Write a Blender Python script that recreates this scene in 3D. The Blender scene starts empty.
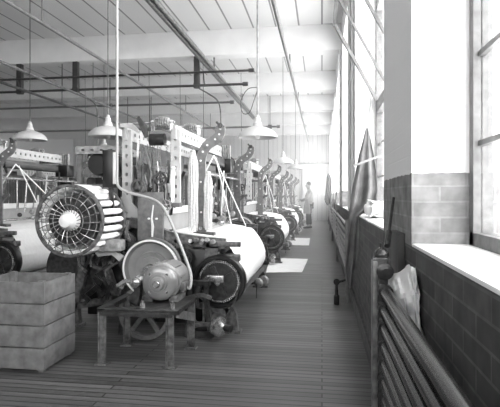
import bpy, bmesh, math, random
from mathutils import Vector, Matrix, noise
PI = math.pi
rnd = random.Random(7)
scn = bpy.context.scene
C = scn.collection

# ------------------------------------------------------------------ camera frame (photograph taken as 500x407)
F = 485.0; TH = math.radians(8.44); S_, C_ = math.sin(TH), math.cos(TH)
EYE = 1.2
def at(px, py, d):
    lat = d*(px-250)/F
    return Vector((-S_*d + C_*lat, C_*d + S_*lat, EYE-(py-196)/F*d))

# ------------------------------------------------------------------ materials
def mat(name, col, rough=.6, metal=0., vary=.0, scale=8., bump=0., spec=.5, detail=4):
    m = bpy.data.materials.new(name); m.use_nodes = True
    nt = m.node_tree; N, L = nt.nodes, nt.links
    b = N['Principled BSDF']
    b.inputs['Roughness'].default_value = rough; b.inputs['Metallic'].default_value = metal
    b.inputs['Specular IOR Level'].default_value = spec
    c = (col, col, col, 1) if not isinstance(col, tuple) else (*col, 1)
    b.inputs['Base Color'].default_value = c
    if vary or bump:
        tc = N.new('ShaderNodeTexCoord'); nz = N.new('ShaderNodeTexNoise')
        nz.inputs['Scale'].default_value = scale; nz.inputs['Detail'].default_value = detail
        L.new(tc.outputs['Object'], nz.inputs['Vector'])
        if vary:
            r = N.new('ShaderNodeValToRGB')
            r.color_ramp.elements[0].position = .3; r.color_ramp.elements[1].position = .7
            r.color_ramp.elements[0].color = tuple(max(0, v*(1-vary)) for v in c[:3])+(1,)
            r.color_ramp.elements[1].color = tuple(min(1, v*(1+vary)) for v in c[:3])+(1,)
            L.new(nz.outputs['Fac'], r.inputs['Fac']); L.new(r.outputs['Color'], b.inputs['Base Color'])
        if bump:
            bp = N.new('ShaderNodeBump'); bp.inputs['Strength'].default_value = bump; bp.inputs['Distance'].default_value = .01
            L.new(nz.outputs['Fac'], bp.inputs['Height']); L.new(bp.outputs['Normal'], b.inputs['Normal'])
    return m
M = {}
M['iron'] = mat('dark_cast_iron', .028, .30, .0, .8, 30, .4)
M['black'] = mat('black_enamel', .008, .35, 0, .3, 10)
M['steel'] = mat('worn_steel', .38, .25, .75, .5, 30, .2)
M['grey'] = mat('grey_machine_paint', .10, .35, 0, .7, 26, .3)
M['lgrey'] = mat('light_machine_paint', .28, .5, 0, .4, 24)
M['white'] = mat('white_enamel', .80, .4, 0, .05, 6)
M['cotton'] = mat('white_cotton', .87, .9, 0, .04, 30, .2, .2)
M['yarn'] = mat('pale_yarn', .78, .9, 0, .12, 60, .6, .2)
M['wood'] = mat('worn_wood', .20, .6, 0, .3, 12)
M['lwood'] = mat('pale_wood', .55, .6, 0, .2, 12)
M['leather'] = mat('leather', .10, .6, 0, .2, 20)
M['pipe'] = mat('painted_radiator_pipe', .02, .25, 0, .3, 12, .1)
M['lpipe'] = mat('pale_painted_pipe', .55, .45, 0, .1, 10)
M['paper'] = mat('paper', .80, .75, 0, .06, 7, .25, .3)
M['coat'] = mat('grey_work_cloth', .14, .9, 0, .35, 7, .3, .1)
M['dcloth'] = mat('dark_cloth', .02, .9, 0, .3, 9, .3, .1)
M['skin'] = mat('skin', .30, .55, 0, .05, 20)
M['shirt'] = mat('pale_shirt', .45, .85, 0, .06, 14, .3, .2)
M['apron'] = mat('canvas_apron', .26, .9, 0, .10, 14, .3, .1)
M['hair'] = mat('dark_hair', .06, .6, 0, .3, 60)
M['sack'] = mat('rough_pale_wood', .15, .9, 0, .25, 14, .5, .1)
M['lamp_in'] = mat('lamp_white_lining', .85, .4)
M['shade'] = mat('lamp_shade_enamel', .6, .35)
M['cond'] = mat('pale_conduit', .38, .4)
M['mgrey'] = mat('mid_grey_paint', .14, .4, 0, .3, 22, .15)
M['channel'] = mat('pale_punched_channel', .52, .5, 0, .08, 10)
M['sill'] = mat('white_painted_sill', .75, .5, 0, .08, 6)
M['board'] = mat('dark_board', .03, .6, 0, .3, 12)
M['pulley'] = mat('pulley_grey', .26, .28, .35, .15, 9, .05)

def node_mat(name):
    m = bpy.data.materials.new(name); m.use_nodes = True
    return m, m.node_tree.nodes, m.node_tree.links, m.node_tree.nodes['Principled BSDF']

# floor: narrow boards running across the room
m, N, L, b = node_mat('floor_boards')
tc = N.new('ShaderNodeTexCoord'); br = N.new('ShaderNodeTexBrick')
br.inputs['Scale'].default_value = 1; br.inputs['Brick Width'].default_value = 2.6; br.inputs['Row Height'].default_value = .062
br.inputs['Mortar Size'].default_value = .006; br.inputs['Mortar Smooth'].default_value = .3; br.inputs['Bias'].default_value = -.1
br.inputs['Color1'].default_value = (.085,.085,.085,1); br.inputs['Color2'].default_value = (.165,.165,.165,1); br.inputs['Mortar'].default_value = (.02,.02,.02,1)
L.new(tc.outputs['Object'], br.inputs['Vector'])
mp = N.new('ShaderNodeMapping'); mp.inputs['Scale'].default_value = (1.2, 30, 1); L.new(tc.outputs['Object'], mp.inputs['Vector'])
nz = N.new('ShaderNodeTexNoise'); nz.inputs['Scale'].default_value = 1; nz.inputs['Detail'].default_value = 5; L.new(mp.outputs[0], nz.inputs['Vector'])
mx = N.new('ShaderNodeMix'); mx.data_type = 'RGBA'; mx.blend_type = 'MULTIPLY'; mx.inputs['Factor'].default_value = .75
rr = N.new('ShaderNodeValToRGB'); rr.color_ramp.elements[0].position = .3; rr.color_ramp.elements[1].position = .75
rr.color_ramp.elements[0].color = (.45,.45,.45,1); rr.color_ramp.elements[1].color = (1,1,1,1)
L.new(nz.outputs['Fac'], rr.inputs['Fac']); L.new(br.outputs['Color'], mx.inputs[6]); L.new(rr.outputs['Color'], mx.inputs[7])
L.new(mx.outputs[2], b.inputs['Base Color']); b.inputs['Roughness'].default_value = .42
bp = N.new('ShaderNodeBump'); bp.inputs['Strength'].default_value = .35; bp.inputs['Distance'].default_value = .006
L.new(br.outputs['Fac'], bp.inputs['Height']); bp.invert = True; L.new(bp.outputs['Normal'], b.inputs['Normal'])
M['floor'] = m

# brick wall, whitewashed above 1.29 m
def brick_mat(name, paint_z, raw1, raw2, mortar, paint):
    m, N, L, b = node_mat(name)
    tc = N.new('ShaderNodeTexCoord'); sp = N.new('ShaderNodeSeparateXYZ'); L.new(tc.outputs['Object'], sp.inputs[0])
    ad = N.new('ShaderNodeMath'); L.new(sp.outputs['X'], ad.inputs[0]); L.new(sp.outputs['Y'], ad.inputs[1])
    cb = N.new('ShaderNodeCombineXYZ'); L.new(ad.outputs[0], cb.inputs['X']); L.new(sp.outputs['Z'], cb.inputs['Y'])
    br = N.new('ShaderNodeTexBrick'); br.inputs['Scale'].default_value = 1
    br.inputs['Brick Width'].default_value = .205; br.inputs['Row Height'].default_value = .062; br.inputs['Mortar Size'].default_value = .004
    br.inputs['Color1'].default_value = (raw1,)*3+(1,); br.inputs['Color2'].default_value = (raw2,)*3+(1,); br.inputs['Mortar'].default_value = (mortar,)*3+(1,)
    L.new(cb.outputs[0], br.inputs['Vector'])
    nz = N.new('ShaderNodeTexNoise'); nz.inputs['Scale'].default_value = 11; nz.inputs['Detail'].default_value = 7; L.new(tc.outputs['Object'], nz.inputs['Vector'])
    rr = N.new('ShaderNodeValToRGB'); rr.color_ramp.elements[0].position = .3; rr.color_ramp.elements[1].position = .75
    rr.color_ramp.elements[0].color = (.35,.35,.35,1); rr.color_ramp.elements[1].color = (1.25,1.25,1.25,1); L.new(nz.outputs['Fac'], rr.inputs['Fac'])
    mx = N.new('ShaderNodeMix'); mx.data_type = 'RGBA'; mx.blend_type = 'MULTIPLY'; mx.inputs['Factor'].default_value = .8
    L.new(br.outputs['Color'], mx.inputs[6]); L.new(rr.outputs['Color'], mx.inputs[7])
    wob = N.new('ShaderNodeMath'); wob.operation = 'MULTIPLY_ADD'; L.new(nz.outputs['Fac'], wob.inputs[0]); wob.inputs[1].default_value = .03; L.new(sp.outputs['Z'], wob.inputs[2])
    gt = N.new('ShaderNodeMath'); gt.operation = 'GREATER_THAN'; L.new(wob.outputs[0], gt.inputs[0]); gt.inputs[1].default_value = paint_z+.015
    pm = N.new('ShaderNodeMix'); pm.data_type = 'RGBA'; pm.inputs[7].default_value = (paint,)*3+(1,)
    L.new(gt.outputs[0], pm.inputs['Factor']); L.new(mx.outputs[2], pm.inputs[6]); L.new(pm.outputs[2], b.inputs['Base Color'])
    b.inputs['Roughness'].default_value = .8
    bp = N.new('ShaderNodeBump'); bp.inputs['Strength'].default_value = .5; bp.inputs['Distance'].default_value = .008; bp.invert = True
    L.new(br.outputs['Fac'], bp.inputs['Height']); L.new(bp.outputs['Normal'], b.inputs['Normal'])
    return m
M['brick'] = brick_mat('brick_with_whitewash', 1.29, .20, .29, .31, .80)
M['brick_low'] = brick_mat('darker_brick', 9., .05, .09, .12, .5)  # darker brick tones without whitewash, for the wall below the sills

# vertical white boards
m, N, L, b = node_mat('white_boarding')
tc = N.new('ShaderNodeTexCoord'); wv = N.new('ShaderNodeTexBrick'); sp = N.new('ShaderNodeSeparateXYZ'); L.new(tc.outputs['Object'], sp.inputs[0])
cb = N.new('ShaderNodeCombineXYZ'); L.new(sp.outputs['Z'], cb.inputs['X']); L.new(sp.outputs['X'], cb.inputs['Y']); L.new(cb.outputs[0], wv.inputs['Vector'])
wv.inputs['Scale'].default_value = 1; wv.inputs['Brick Width'].default_value = 9; wv.inputs['Row Height'].default_value = .22; wv.inputs['Mortar Size'].default_value = .012
wv.inputs['Color1'].default_value = (.72,.72,.72,1); wv.inputs['Color2'].default_value = (.80,.80,.80,1); wv.inputs['Mortar'].default_value = (.5,.5,.5,1)
L.new(wv.outputs['Color'], b.inputs['Base Color']); b.inputs['Roughness'].default_value = .6
M['boards'] = m
# ceiling planks running along the room
m, N, L, b = node_mat('ceiling_planks')
tc = N.new('ShaderNodeTexCoord'); wv = N.new('ShaderNodeTexBrick'); sp = N.new('ShaderNodeSeparateXYZ'); L.new(tc.outputs['Object'], sp.inputs[0])
cb = N.new('ShaderNodeCombineXYZ'); L.new(sp.outputs['Y'], cb.inputs['X']); L.new(sp.outputs['X'], cb.inputs['Y']); L.new(cb.outputs[0], wv.inputs['Vector'])
wv.inputs['Scale'].default_value = 1; wv.inputs['Brick Width'].default_value = 40; wv.inputs['Row Height'].default_value = .42; wv.inputs['Mortar Size'].default_value = .016
wv.inputs['Color1'].default_value = (.70,.70,.70,1); wv.inputs['Color2'].default_value = (.76,.76,.76,1); wv.inputs['Mortar'].default_value = (.25,.25,.25,1)
L.new(wv.outputs['Color'], b.inputs['Base Color']); b.inputs['Roughness'].default_value = .7
M['ceil'] = m
M['beam'] = mat('whitewashed_beam', .74, .7, 0, .06, 3, .1)
# window glass
m = bpy.data.materials.new('window_glass'); m.use_nodes = True; N, L = m.node_tree.nodes, m.node_tree.links; N.clear()
o = N.new('ShaderNodeOutputMaterial'); tr = N.new('ShaderNodeBsdfTransparent'); gl = N.new('ShaderNodeBsdfGlossy'); gl.inputs['Roughness'].default_value = .05
tr.inputs['Color'].default_value = (.93,.93,.93,1)
mxs = N.new('ShaderNodeMixShader'); mxs.inputs[0].default_value = .06; L.new(tr.outputs[0], mxs.inputs[1]); L.new(gl.outputs[0], mxs.inputs[2]); L.new(mxs.outputs[0], o.inputs[0])
M['glass'] = m

# ------------------------------------------------------------------ mesh builder
def frame_of(a):
    a = a.normalized(); h = Vector((0,0,1)) if abs(a.z) < .9 else Vector((1,0,0))
    u = a.cross(h).normalized(); v = u.cross(a).normalized(); return u, v
class MB:
    def __init__(s): s.v = []; s.f = []
    def add(s, vs, fs):
        k = len(s.v); s.v += [tuple(p) for p in vs]; s.f += [tuple(i+k for i in f) for f in fs]; return s
    def box(s, x0, x1, y0, y1, z0, z1):
        if x0 > x1: x0, x1 = x1, x0
        if y0 > y1: y0, y1 = y1, y0
        if z0 > z1: z0, z1 = z1, z0
        return s.add([(x0,y0,z0),(x1,y0,z0),(x1,y1,z0),(x0,y1,z0),(x0,y0,z1),(x1,y0,z1),(x1,y1,z1),(x0,y1,z1)],
                     [(0,3,2,1),(4,5,6,7),(0,1,5,4),(1,2,6,5),(2,3,7,6),(3,0,4,7)])
    def bbox(s, x0, x1, y0, y1, z0, z1, b=.006):       # box with chamfered edges
        bm = bmesh.new(); bmesh.ops.create_cube(bm, size=1)
        for v in bm.verts: v.co = Vector(((x0+x1)/2+v.co.x*abs(x1-x0), (y0+y1)/2+v.co.y*abs(y1-y0), (z0+z1)/2+v.co.z*abs(z1-z0)))
        bmesh.ops.bevel(bm, geom=bm.edges[:], offset=b, segments=2, profile=.6, affect='EDGES')
        bm.verts.index_update(); s.add([v.co.copy() for v in bm.verts], [[v.index for v in f.verts] for f in bm.faces]); bm.free(); return s
    def bar(s, p, q, w, t, up=None):                   # square bar p..q, w across, t along up
        p, q = Vector(p), Vector(q); a = (q-p).normalized()
        if up is None: u, v = frame_of(a)
        else:
            u = a.cross(Vector(up)).normalized(); v = u.cross(a).normalized()
        pts = [e + u*i*w/2 + v*j*t/2 for e in (p, q) for i, j in ((-1,-1),(1,-1),(1,1),(-1,1))]
        return s.add(pts, [(3,2,1,0),(4,5,6,7),(0,1,5,4),(1,2,6,5),(2,3,7,6),(3,0,4,7)])
    def tube(s, pts, r, n=8, cap=True):
        pts = [Vector(p) for p in pts]; rs = r if isinstance(r, (list, tuple)) else [r]*len(pts)
        k = len(s.v); u = None
        for i, p in enumerate(pts):
            a = (pts[min(i+1, len(pts)-1)] - pts[max(i-1, 0)]).normalized()
            if u is None: u, v = frame_of(a)
            else:
                u = (u - a*u.dot(a)).normalized(); v = a.cross(u).normalized()*-1
            if i == 0: v = u.cross(a).normalized()
            v = u.cross(a).normalized()
            for j in range(n):
                t = 2*PI*j/n; s.v.append(tuple(p + u*math.cos(t)*rs[i] + v*math.sin(t)*rs[i]))
        for i in range(len(pts)-1):
            for j in range(n):
                s.f.append((k+i*n+j, k+i*n+(j+1) % n, k+(i+1)*n+(j+1) % n, k+(i+1)*n+j))
        if cap:
            s.f.append(tuple(k+j for j in range(n))[::-1]); e = k+(len(pts)-1)*n; s.f.append(tuple(e+j for j in range(n)))
        return s
    def lathe(s, prof, o, axis, n=24):                 # prof: (radius, height along axis)
        o = Vector(o); a = Vector(axis).normalized(); u, v = frame_of(a); k = len(s.v); m_ = len(prof)
        for r, h in prof:
            for j in range(n):
                t = 2*PI*j/n; s.v.append(tuple(o + a*h + (u*math.cos(t)+v*math.sin(t))*max(r, .0004)))
        for i in range(m_-1):
            for j in range(n):
                s.f.append((k+i*n+j, k+i*n+(j+1) % n, k+(i+1)*n+(j+1) % n, k+(i+1)*n+j))
        if prof[0] != prof[-1]:
            s.f.append(tuple(k+j for j in range(n))[::-1]); e = k+(m_-1)*n; s.f.append(tuple(e+j for j in range(n)))
        return s
    def cyl(s, p, q, r, n=14): return s.tube([p, q], r, n)
    def ribbon(s, path, w, y0, y1, plane='XZ'):        # strip of width w along a 2-D path, extruded between two offsets
        n = len(path); ws = w if isinstance(w, (list, tuple)) else [w]*n; L_, R_ = [], []
        for i, p in enumerate(path):
            a = Vector(path[min(i+1, n-1)]) - Vector(path[max(i-1, 0)]); a.normalize(); nn = Vector((-a.y, a.x))
            L_.append(Vector(p)+nn*ws[i]/2); R_.append(Vector(p)-nn*ws[i]/2)
        def P(q, o): return (q.x, o, q.y) if plane == 'XZ' else ((o, q.x, q.y) if plane == 'YZ' else (q.x, q.y, o))
        k = len(s.v)
        for i in range(n):
            s.v += [P(L_[i], y0), P(R_[i], y0), P(R_[i], y1), P(L_[i], y1)]
        for i in range(n-1):
            for j in range(4): s.f.append((k+i*4+j, k+i*4+(j+1) % 4, k+(i+1)*4+(j+1) % 4, k+(i+1)*4+j))
        s.f.append((k+3, k+2, k+1, k)); e = k+(n-1)*4; s.f.append((e, e+1, e+2, e+3)); return s
    def perf(s, p, q, wdir, w, t, hole=.03, pitch=.11, gap=.018):   # channel with a row of punched slots
        p, q, wd = Vector(p), Vector(q), Vector(wdir).normalized(); a = q-p; Ln = a.length; a.normalize()
        side = (w-gap)/2
        for sg in (-1, 1): s.bar(p+wd*sg*(w/2-side/2), q+wd*sg*(w/2-side/2), t, side, up=wd)
        x = 0
        while x < Ln-.001:
            e = min(Ln, x+pitch-hole); s.bar(p+a*x, p+a*e, t*.98, gap*1.02, up=wd); x += pitch
        return s
    def spring(s, p, q, r, turns, wr=.0025, n=5):
        p, q = Vector(p), Vector(q); a = q-p; u, v = frame_of(a); pts = []
        for i in range(turns*8+1):
            t = i/8*2*PI; pts.append(p + a*(i/(turns*8)) + (u*math.cos(t)+v*math.sin(t))*r)
        return s.tube(pts, wr, n)
    def gear(s, o, axis, r, th, teeth=32, hub=.25, td=.012):
        o = Vector(o); a = Vector(axis).normalized(); u, v = frame_of(a); n = teeth*2; k = len(s.v)
        for h in (-th/2, th/2):
            for j in range(n):
                t = 2*PI*j/n; rr_ = r if j % 2 else r-td; s.v.append(tuple(o+a*h+(u*math.cos(t)+v*math.sin(t))*rr_))
        for j in range(n): s.f.append((k+j, k+(j+1) % n, k+n+(j+1) % n, k+n+j))
        s.f.append(tuple(k+j for j in range(n))[::-1]); s.f.append(tuple(k+n+j for j in range(n)))
        s.lathe([(r*hub, -th), (r*hub, th)], o, a, 14); return s
    def spoked(s, o, axis, r, w, spokes=5, rim=.03, hub=.05, sw=.03):
        o = Vector(o); a = Vector(axis).normalized(); u, v = frame_of(a)
        s.lathe([(r-rim, -w/2), (r, -w/2), (r, w/2), (r-rim, w/2), (r-rim, -w/2)], o, a, 36)
        s.lathe([(hub, -w*.6), (hub, w*.6)], o, a, 16)
        for i in range(spokes):
            t = 2*PI*i/spokes+.3; d_ = u*math.cos(t)+v*math.sin(t); s.bar(o+d_*hub*.8, o+d_*(r-rim*.6), sw, w*.4, up=a)
        return s
    def build(s, name, m, parent=None, smooth=40):
        me = bpy.data.meshes.new(name); base = Vector((0,0,0))
        if parent is not None:
            q = parent
            while q is not None: base += q.location; q = q.parent
        me.from_pydata([tuple(Vector(p)-base) for p in s.v], [], s.f); me.validate(); 
        me.materials.append(M[m] if isinstance(m, str) else m)
        bm = bmesh.new(); bm.from_mesh(me); bmesh.ops.recalc_face_normals(bm, faces=bm.faces); bm.to_mesh(me); bm.free()
        me.polygons.foreach_set('use_smooth', [True]*len(me.polygons))
        if smooth: me.set_sharp_from_angle(angle=math.radians(smooth))
        ob = bpy.data.objects.new(name, me); C.objects.link(ob)
        if parent is not None: ob.parent = parent
        return ob
def center(o):          # put a top-level mesh object's origin at its base
    xs = [v.co for v in o.data.vertices]; c = Vector((sum(p.x for p in xs)/len(xs), sum(p.y for p in xs)/len(xs), min(p.z for p in xs)))
    o.data.transform(Matrix.Translation(-c)); o.location = c; return o
def tag(o, label, cat, group=None, kind=None):
    o['label'] = label; o['category'] = cat
    if group: o['group'] = group
    if kind: o['kind'] = kind
    return o
def struct(o): o['kind'] = 'structure'; return o
def thing(name, loc, label, cat, group=None):
    o = bpy.data.objects.new(name, None); C.objects.link(o); o.location = loc; o.empty_display_size = .1
    return tag(o, label, cat, group)
def kids(o, table):
    return table.get(o, [])
def copy_tree(o, parent=None, skip=()):
    c = o.copy(); C.objects.link(c); c.parent = parent
    for ch in list(o.children):
        if ch.name.split('.')[0] in skip: continue
        copy_tree(ch, c, skip)
    return c
def smoothpath(pts, n=6):      # Catmull-Rom
    pts = [Vector(p) for p in pts]; out = []
    for i in range(len(pts)-1):
        p0, p1, p2, p3 = pts[max(i-1,0)], pts[i], pts[i+1], pts[min(i+2,len(pts)-1)]
        for k in range(n):
            t = k/n; out.append(.5*((2*p1)+(p2-p0)*t+(2*p0-5*p1+4*p2-p3)*t*t+(3*p1-p0-3*p2+p3)*t**3))
    out.append(pts[-1]); return out

# ------------------------------------------------------------------ room shell
WX, WT = .352, .34                 # inner face of the right wall, its thickness
YB, YF, XL = -4.0, 24.0, -13.0     # back wall, far wall, left wall
ZC, ZB, SILL = 4.33, 3.85, 1.0
PIERS = [-4.2, -.88, 2.44, 5.76, 9.08, 12.4, 15.25, 18.1, 21.0, 24.0]; HP = .44
struct(MB().box(XL-.3, WX+WT, YB-.3, YF+.3, -.2, 0).build('floor', 'floor'))
struct(MB().box(XL-.3, WX+WT, YB-.3, YF+.3, ZC, ZC+.2).build('ceiling', 'ceil'))
w = MB().box(WX, WX+WT, YB, YF, 0, SILL)
w1 = MB().box(WX, WX+WT, YB, YF, ZB, ZC)
for p in PIERS: w1.box(WX, WX+WT, max(YB, p-HP), min(YF, p+HP), SILL, ZB)
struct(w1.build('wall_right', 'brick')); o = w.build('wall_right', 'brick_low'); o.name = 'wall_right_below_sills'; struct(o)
struct(MB().box(XL, WX+WT, YF, YF+.3, 0, ZC).build('wall_far', 'boards'))
wl = MB().box(XL-.3, XL, YB, YF, 0, ZC)
struct(wl.build('wall_left', 'boards'))
wb = MB().box(XL, WX+WT, YB-.3, YB, 0, 1.9).box(XL, WX+WT, YB-.3, YB, 3.9, ZC)  # unseen openings added behind the camera, shaped for their fill light
x = XL
while x < WX: wb.box(x, min(WX+WT, x+.7), YB-.3, YB, 1.9, 3.9); x += 2.5
wb.box(XL, -4.8, YB-.3, YB, 1.9, 3.9)  # left openings closed to keep the left side of the room darker
struct(wb.build('wall_back', 'brick'))
for i, p in enumerate([2.44, 5.76, 9.08, 12.4, 15.25, 18.1, 21.0]):
    o = MB().bbox(XL, WX+.06, p-.15, p+.15, ZB, ZC, .01).build('trim_1', 'beam'); o.name = 'trim_%d' % (i+1); struct(o)
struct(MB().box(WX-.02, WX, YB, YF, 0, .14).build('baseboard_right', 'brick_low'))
struct(MB().box(XL, WX-.02, YF-.02, YF, 0, .16).build('baseboard_far', 'boards'))
# sliding door on the far wall
dr = struct(MB().box(-.95, .3, YF-.07, YF-.02, .03, 2.75).build('door_1', 'boards'))
MB().box(-1.3, .34, YF-.10, YF-.07, 2.75, 2.83).build('door_track', 'lgrey', dr)
MB().bbox(.1, .16, YF-.11, YF-.07, 1.0, 1.2, .005).build('door_handle', 'steel', dr)
MB().box(-.93, .28, YF-.085, YF-.07, 1.35, 1.47).build('door_rail', 'boards', dr)

# windows: fixed lower sash with glazing bars, upper hopper leaning into the room
n_win = 0
XF = .60
for a, b_ in zip(PIERS[:-1], PIERS[1:]):
    y0, y1 = a+HP, b_-HP
    n_win += 1
    fr = MB()
    fr.box(XF-.03, XF+.04, y0, y0+.05, SILL, ZB).box(XF-.03, XF+.04, y1-.05, y1, SILL, ZB)
    fr.box(XF-.03, XF+.04, y0, y1, SILL, SILL+.06).box(XF-.03, XF+.04, y0, y1, ZB-.06, ZB).box(XF-.03, XF+.04, y0, y1, 2.08, 2.15)
    win = struct(fr.build('window_1', 'mgrey')); win.name = 'window_%d' % n_win
    lo = MB(); ym = (y0+y1)/2
    for q in (.25, .5, .75): lo.box(XF-.012, XF+.012, y0+(y1-y0)*q-.012, y0+(y1-y0)*q+.012, SILL+.06, 2.08)
    for z in (1.40, 1.74): lo.box(XF-.012, XF+.012, y0+.05, y1-.05, z-.01, z+.01)
    lo.build('glazing_bar', 'mgrey', win)
    MB().box(XF-.003, XF+.003, y0+.05, y1-.05, SILL+.06, 2.08).build('pane', 'glass', win)
    tl = math.radians(28 if n_win == 3 else 0); hh = 1.0
    def hp(y, t, off=0): return (XF-.0-math.sin(tl)*t+math.cos(tl)*off, y, 2.15+math.cos(tl)*t+math.sin(tl)*off)
    ho = MB(); ya, yb = y0+.06, y1-.06; up = (math.cos(tl), 0, math.sin(tl))
    for y in (ya+.02, yb-.02): ho.bar(hp(y, 0.02), hp(y, hh), .05, .03, up=up)
    for q in (.33, .66): ho.bar(hp(ya+(yb-ya)*q, 0.02), hp(ya+(yb-ya)*q, hh), .022, .022, up=up)
    for t in (.03, hh): ho.bar(hp(ya, t), hp(yb, t), .03, .05)
    hop = ho.build('hopper_sash', 'mgrey', win)
    gp = MB(); gp.add([hp(ya, .03), hp(yb, .03), hp(yb, hh), hp(ya, hh)], [(0,1,2,3)]); gp.build('pane', 'glass', hop)
    tp = MB().box(XF-.03, XF+.04, y0, y1, 3.16, 3.22); tp.build('transom', 'lgrey', win)
    MB().box(XF-.003, XF+.003, y0+.05, y1-.05, 3.22, ZB-.06).build('pane', 'glass', win)
    o = MB().bbox(WX+.001, XF-.031, y0+.002, y1-.002, SILL-.03, SILL+.012, .006).build('window_sill', 'sill', win)

# ------------------------------------------------------------------ overhead pipes and conduits (each hung from the ceiling)
def at_yz(px, Y):        # world x of the pixel column on the plane y = Y
    return Y*math.tan(math.atan((px-250)/F)-TH)
def pipe_x(name, Y, z, x0, x1, r, m, label, hang=(), hw=.07):
    t = thing(name, ((x0+x1)/2, Y, z), label, 'pipe')
    MB().cyl((x0, Y, z), (x1, Y, z), r).lathe([(r*1.7, -.05), (r*1.7, .05)], (x1-.05, Y, z), (1,0,0), 12).build('pipe_run', m, t)
    top = ZC
    for hx in hang:
        top = ZB if abs(Y-round_beam(Y)) < .14 else ZC
        MB().bbox(hx-hw*.75, hx+hw*.75, Y-hw*.7, Y+hw*.7, z-.05, top, hw*.1).lathe([(r*2.2, -.06), (r*2.2, .06)], (hx, Y, z), (1,0,0), 12).build('hanger', m, t)
    return t
def round_beam(Y): return min([2.44, 5.76, 9.08, 12.4, 15.25, 18.1, 21.0], key=lambda b: abs(b-Y))
pipe_x('ceiling_pipe', 8.86, 3.52, XL+.02, at_yz(254, 8.86), .022, 'black', 'upper of two black pipes running across the ceiling', ())
pipe_x('ceiling_pipe', 8.98, 3.30, XL+.02, at_yz(248, 8.98), .024, 'black', 'lower black pipe across the ceiling, held by square hangers', (at_yz(76, 8.98), at_yz(197, 8.98), at_yz(20, 8.98)))
pipe_x('ceiling_pipe', 12.2, 3.60, XL+.02, at_yz(234, 12.2), .028, 'iron', 'dark cross pipe below the beam beyond the square hangers', (at_yz(110, 12.2),), .014)
pipe_x('ceiling_pipe', 15.1, 3.37, XL+.02, at_yz(280, 15.1), .03, 'iron', 'farthest dark cross pipe, ending above the small distant lamps', (at_yz(150, 15.1), at_yz(270, 15.1)), .014)
for o in list(C.objects):
    if o.name.startswith('ceiling_pipe') and o.type == 'EMPTY' and abs(o.location.z-3.52) < .01:
        MB().tube([(-2.2, 8.86, 3.52), (-2.2, 8.98, 3.30)], .012).build('link', 'black', o); MB().tube([(-6, 8.86, 3.52), (-6, 8.98, 3.30)], .012).build('link', 'black', o)
def pipe_y(px, py, z, Y1, r, m, label, Y0=YB, double=False, drop=0):
    d = (z-EYE)*F/(196-py); p = at(px, py, d); X = p.x
    t = thing('ceiling_conduit', (X, (Y0+Y1)/2, z), label, 'conduit')
    MB().cyl((X, Y0+.02, z), (X, Y1, z-drop), r, 10).build('pipe_run', m, t)
    if double: MB().cyl((X-r*2.3, Y0+.02, z), (X-r*2.3, Y1, z-drop), r, 10).build('pipe_run', m, t)
    y = 2.44
    for b_ in [2.44, 5.76, 9.08, 12.4, 15.25, 18.1, 21.0]:
        if Y0 < b_ < Y1: MB().cyl((X, b_, z-drop*(b_-Y0)/(Y1-Y0)), (X, b_, ZB), r*.45, 8).build('hanger_rod', m, t)
    return t
pipe_y(115, 68, 3.42, 17.0, .026, 'mgrey', 'pale conduit passing over the near loom toward the far wall')
pipe_y(212, 67, 3.62, 15.0, .036, 'grey', 'thick double conduit ending above the middle lamp', double=True)
pipe_y(290, 68, 3.60, 21.5, .030, 'mgrey', 'pale conduit overhead nearest the windows')
pipe_y(67, 89.5, 3.10, 15.5, .022, 'grey', 'upper grey conduit over the left loom rows')
pipe_y(67, 105.6, 3.05, 14.0, .024, 'iron', 'lower dark conduit over the left loom rows')
# electric drop wires
for i, (px, d, z0, lab) in enumerate([(149, 11.9, 1.75, 'thin wire hanging behind the ribbed rollers of the near loom'),
        (203, 9.2, 1.7, 'thin wire hanging from the right square hanger'), (180, 12.1, 1.9, 'thin wire dropping just left of the near hooked arm'),
        (85, 12.1, 2.0, 'thin wire hanging at the far left'), (268, 14.5, 1.7, 'thin wire hanging right of the middle lamp'), (241, 12.3, 1.8, 'thin wire hanging left of the middle lamp')]):
    p = at(px, 100, d)
    top = ZB if abs(p.y-round_beam(p.y)) < .15 else ZC
    tag(center(MB().tube([(p.x, p.y, top), (p.x+.01, p.y, (top+z0)/2), (p.x+.02, p.y, z0)], .006, 6).build('hanging_wire', 'iron')), lab, 'wire')
# bent conduits from the hangers
for (px, lab) in ((77, 'bent drop conduit feeding the left lamp'), (197, 'bent drop conduit below the right square hanger')):
    p = at(px, 84, 9.0); X = at_yz(px, 8.98)
    q = smoothpath([(X+.05, 8.98, 3.24), (X+.25, 8.95, 3.12), (X+.42, 8.9, 2.98), (X+.48, 8.88, 2.75), (X+.48, 8.88, 2.2)], 4)
    tag(center(MB().tube(q, .014, 8).build('drop_conduit', 'grey')), lab, 'conduit')

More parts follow.
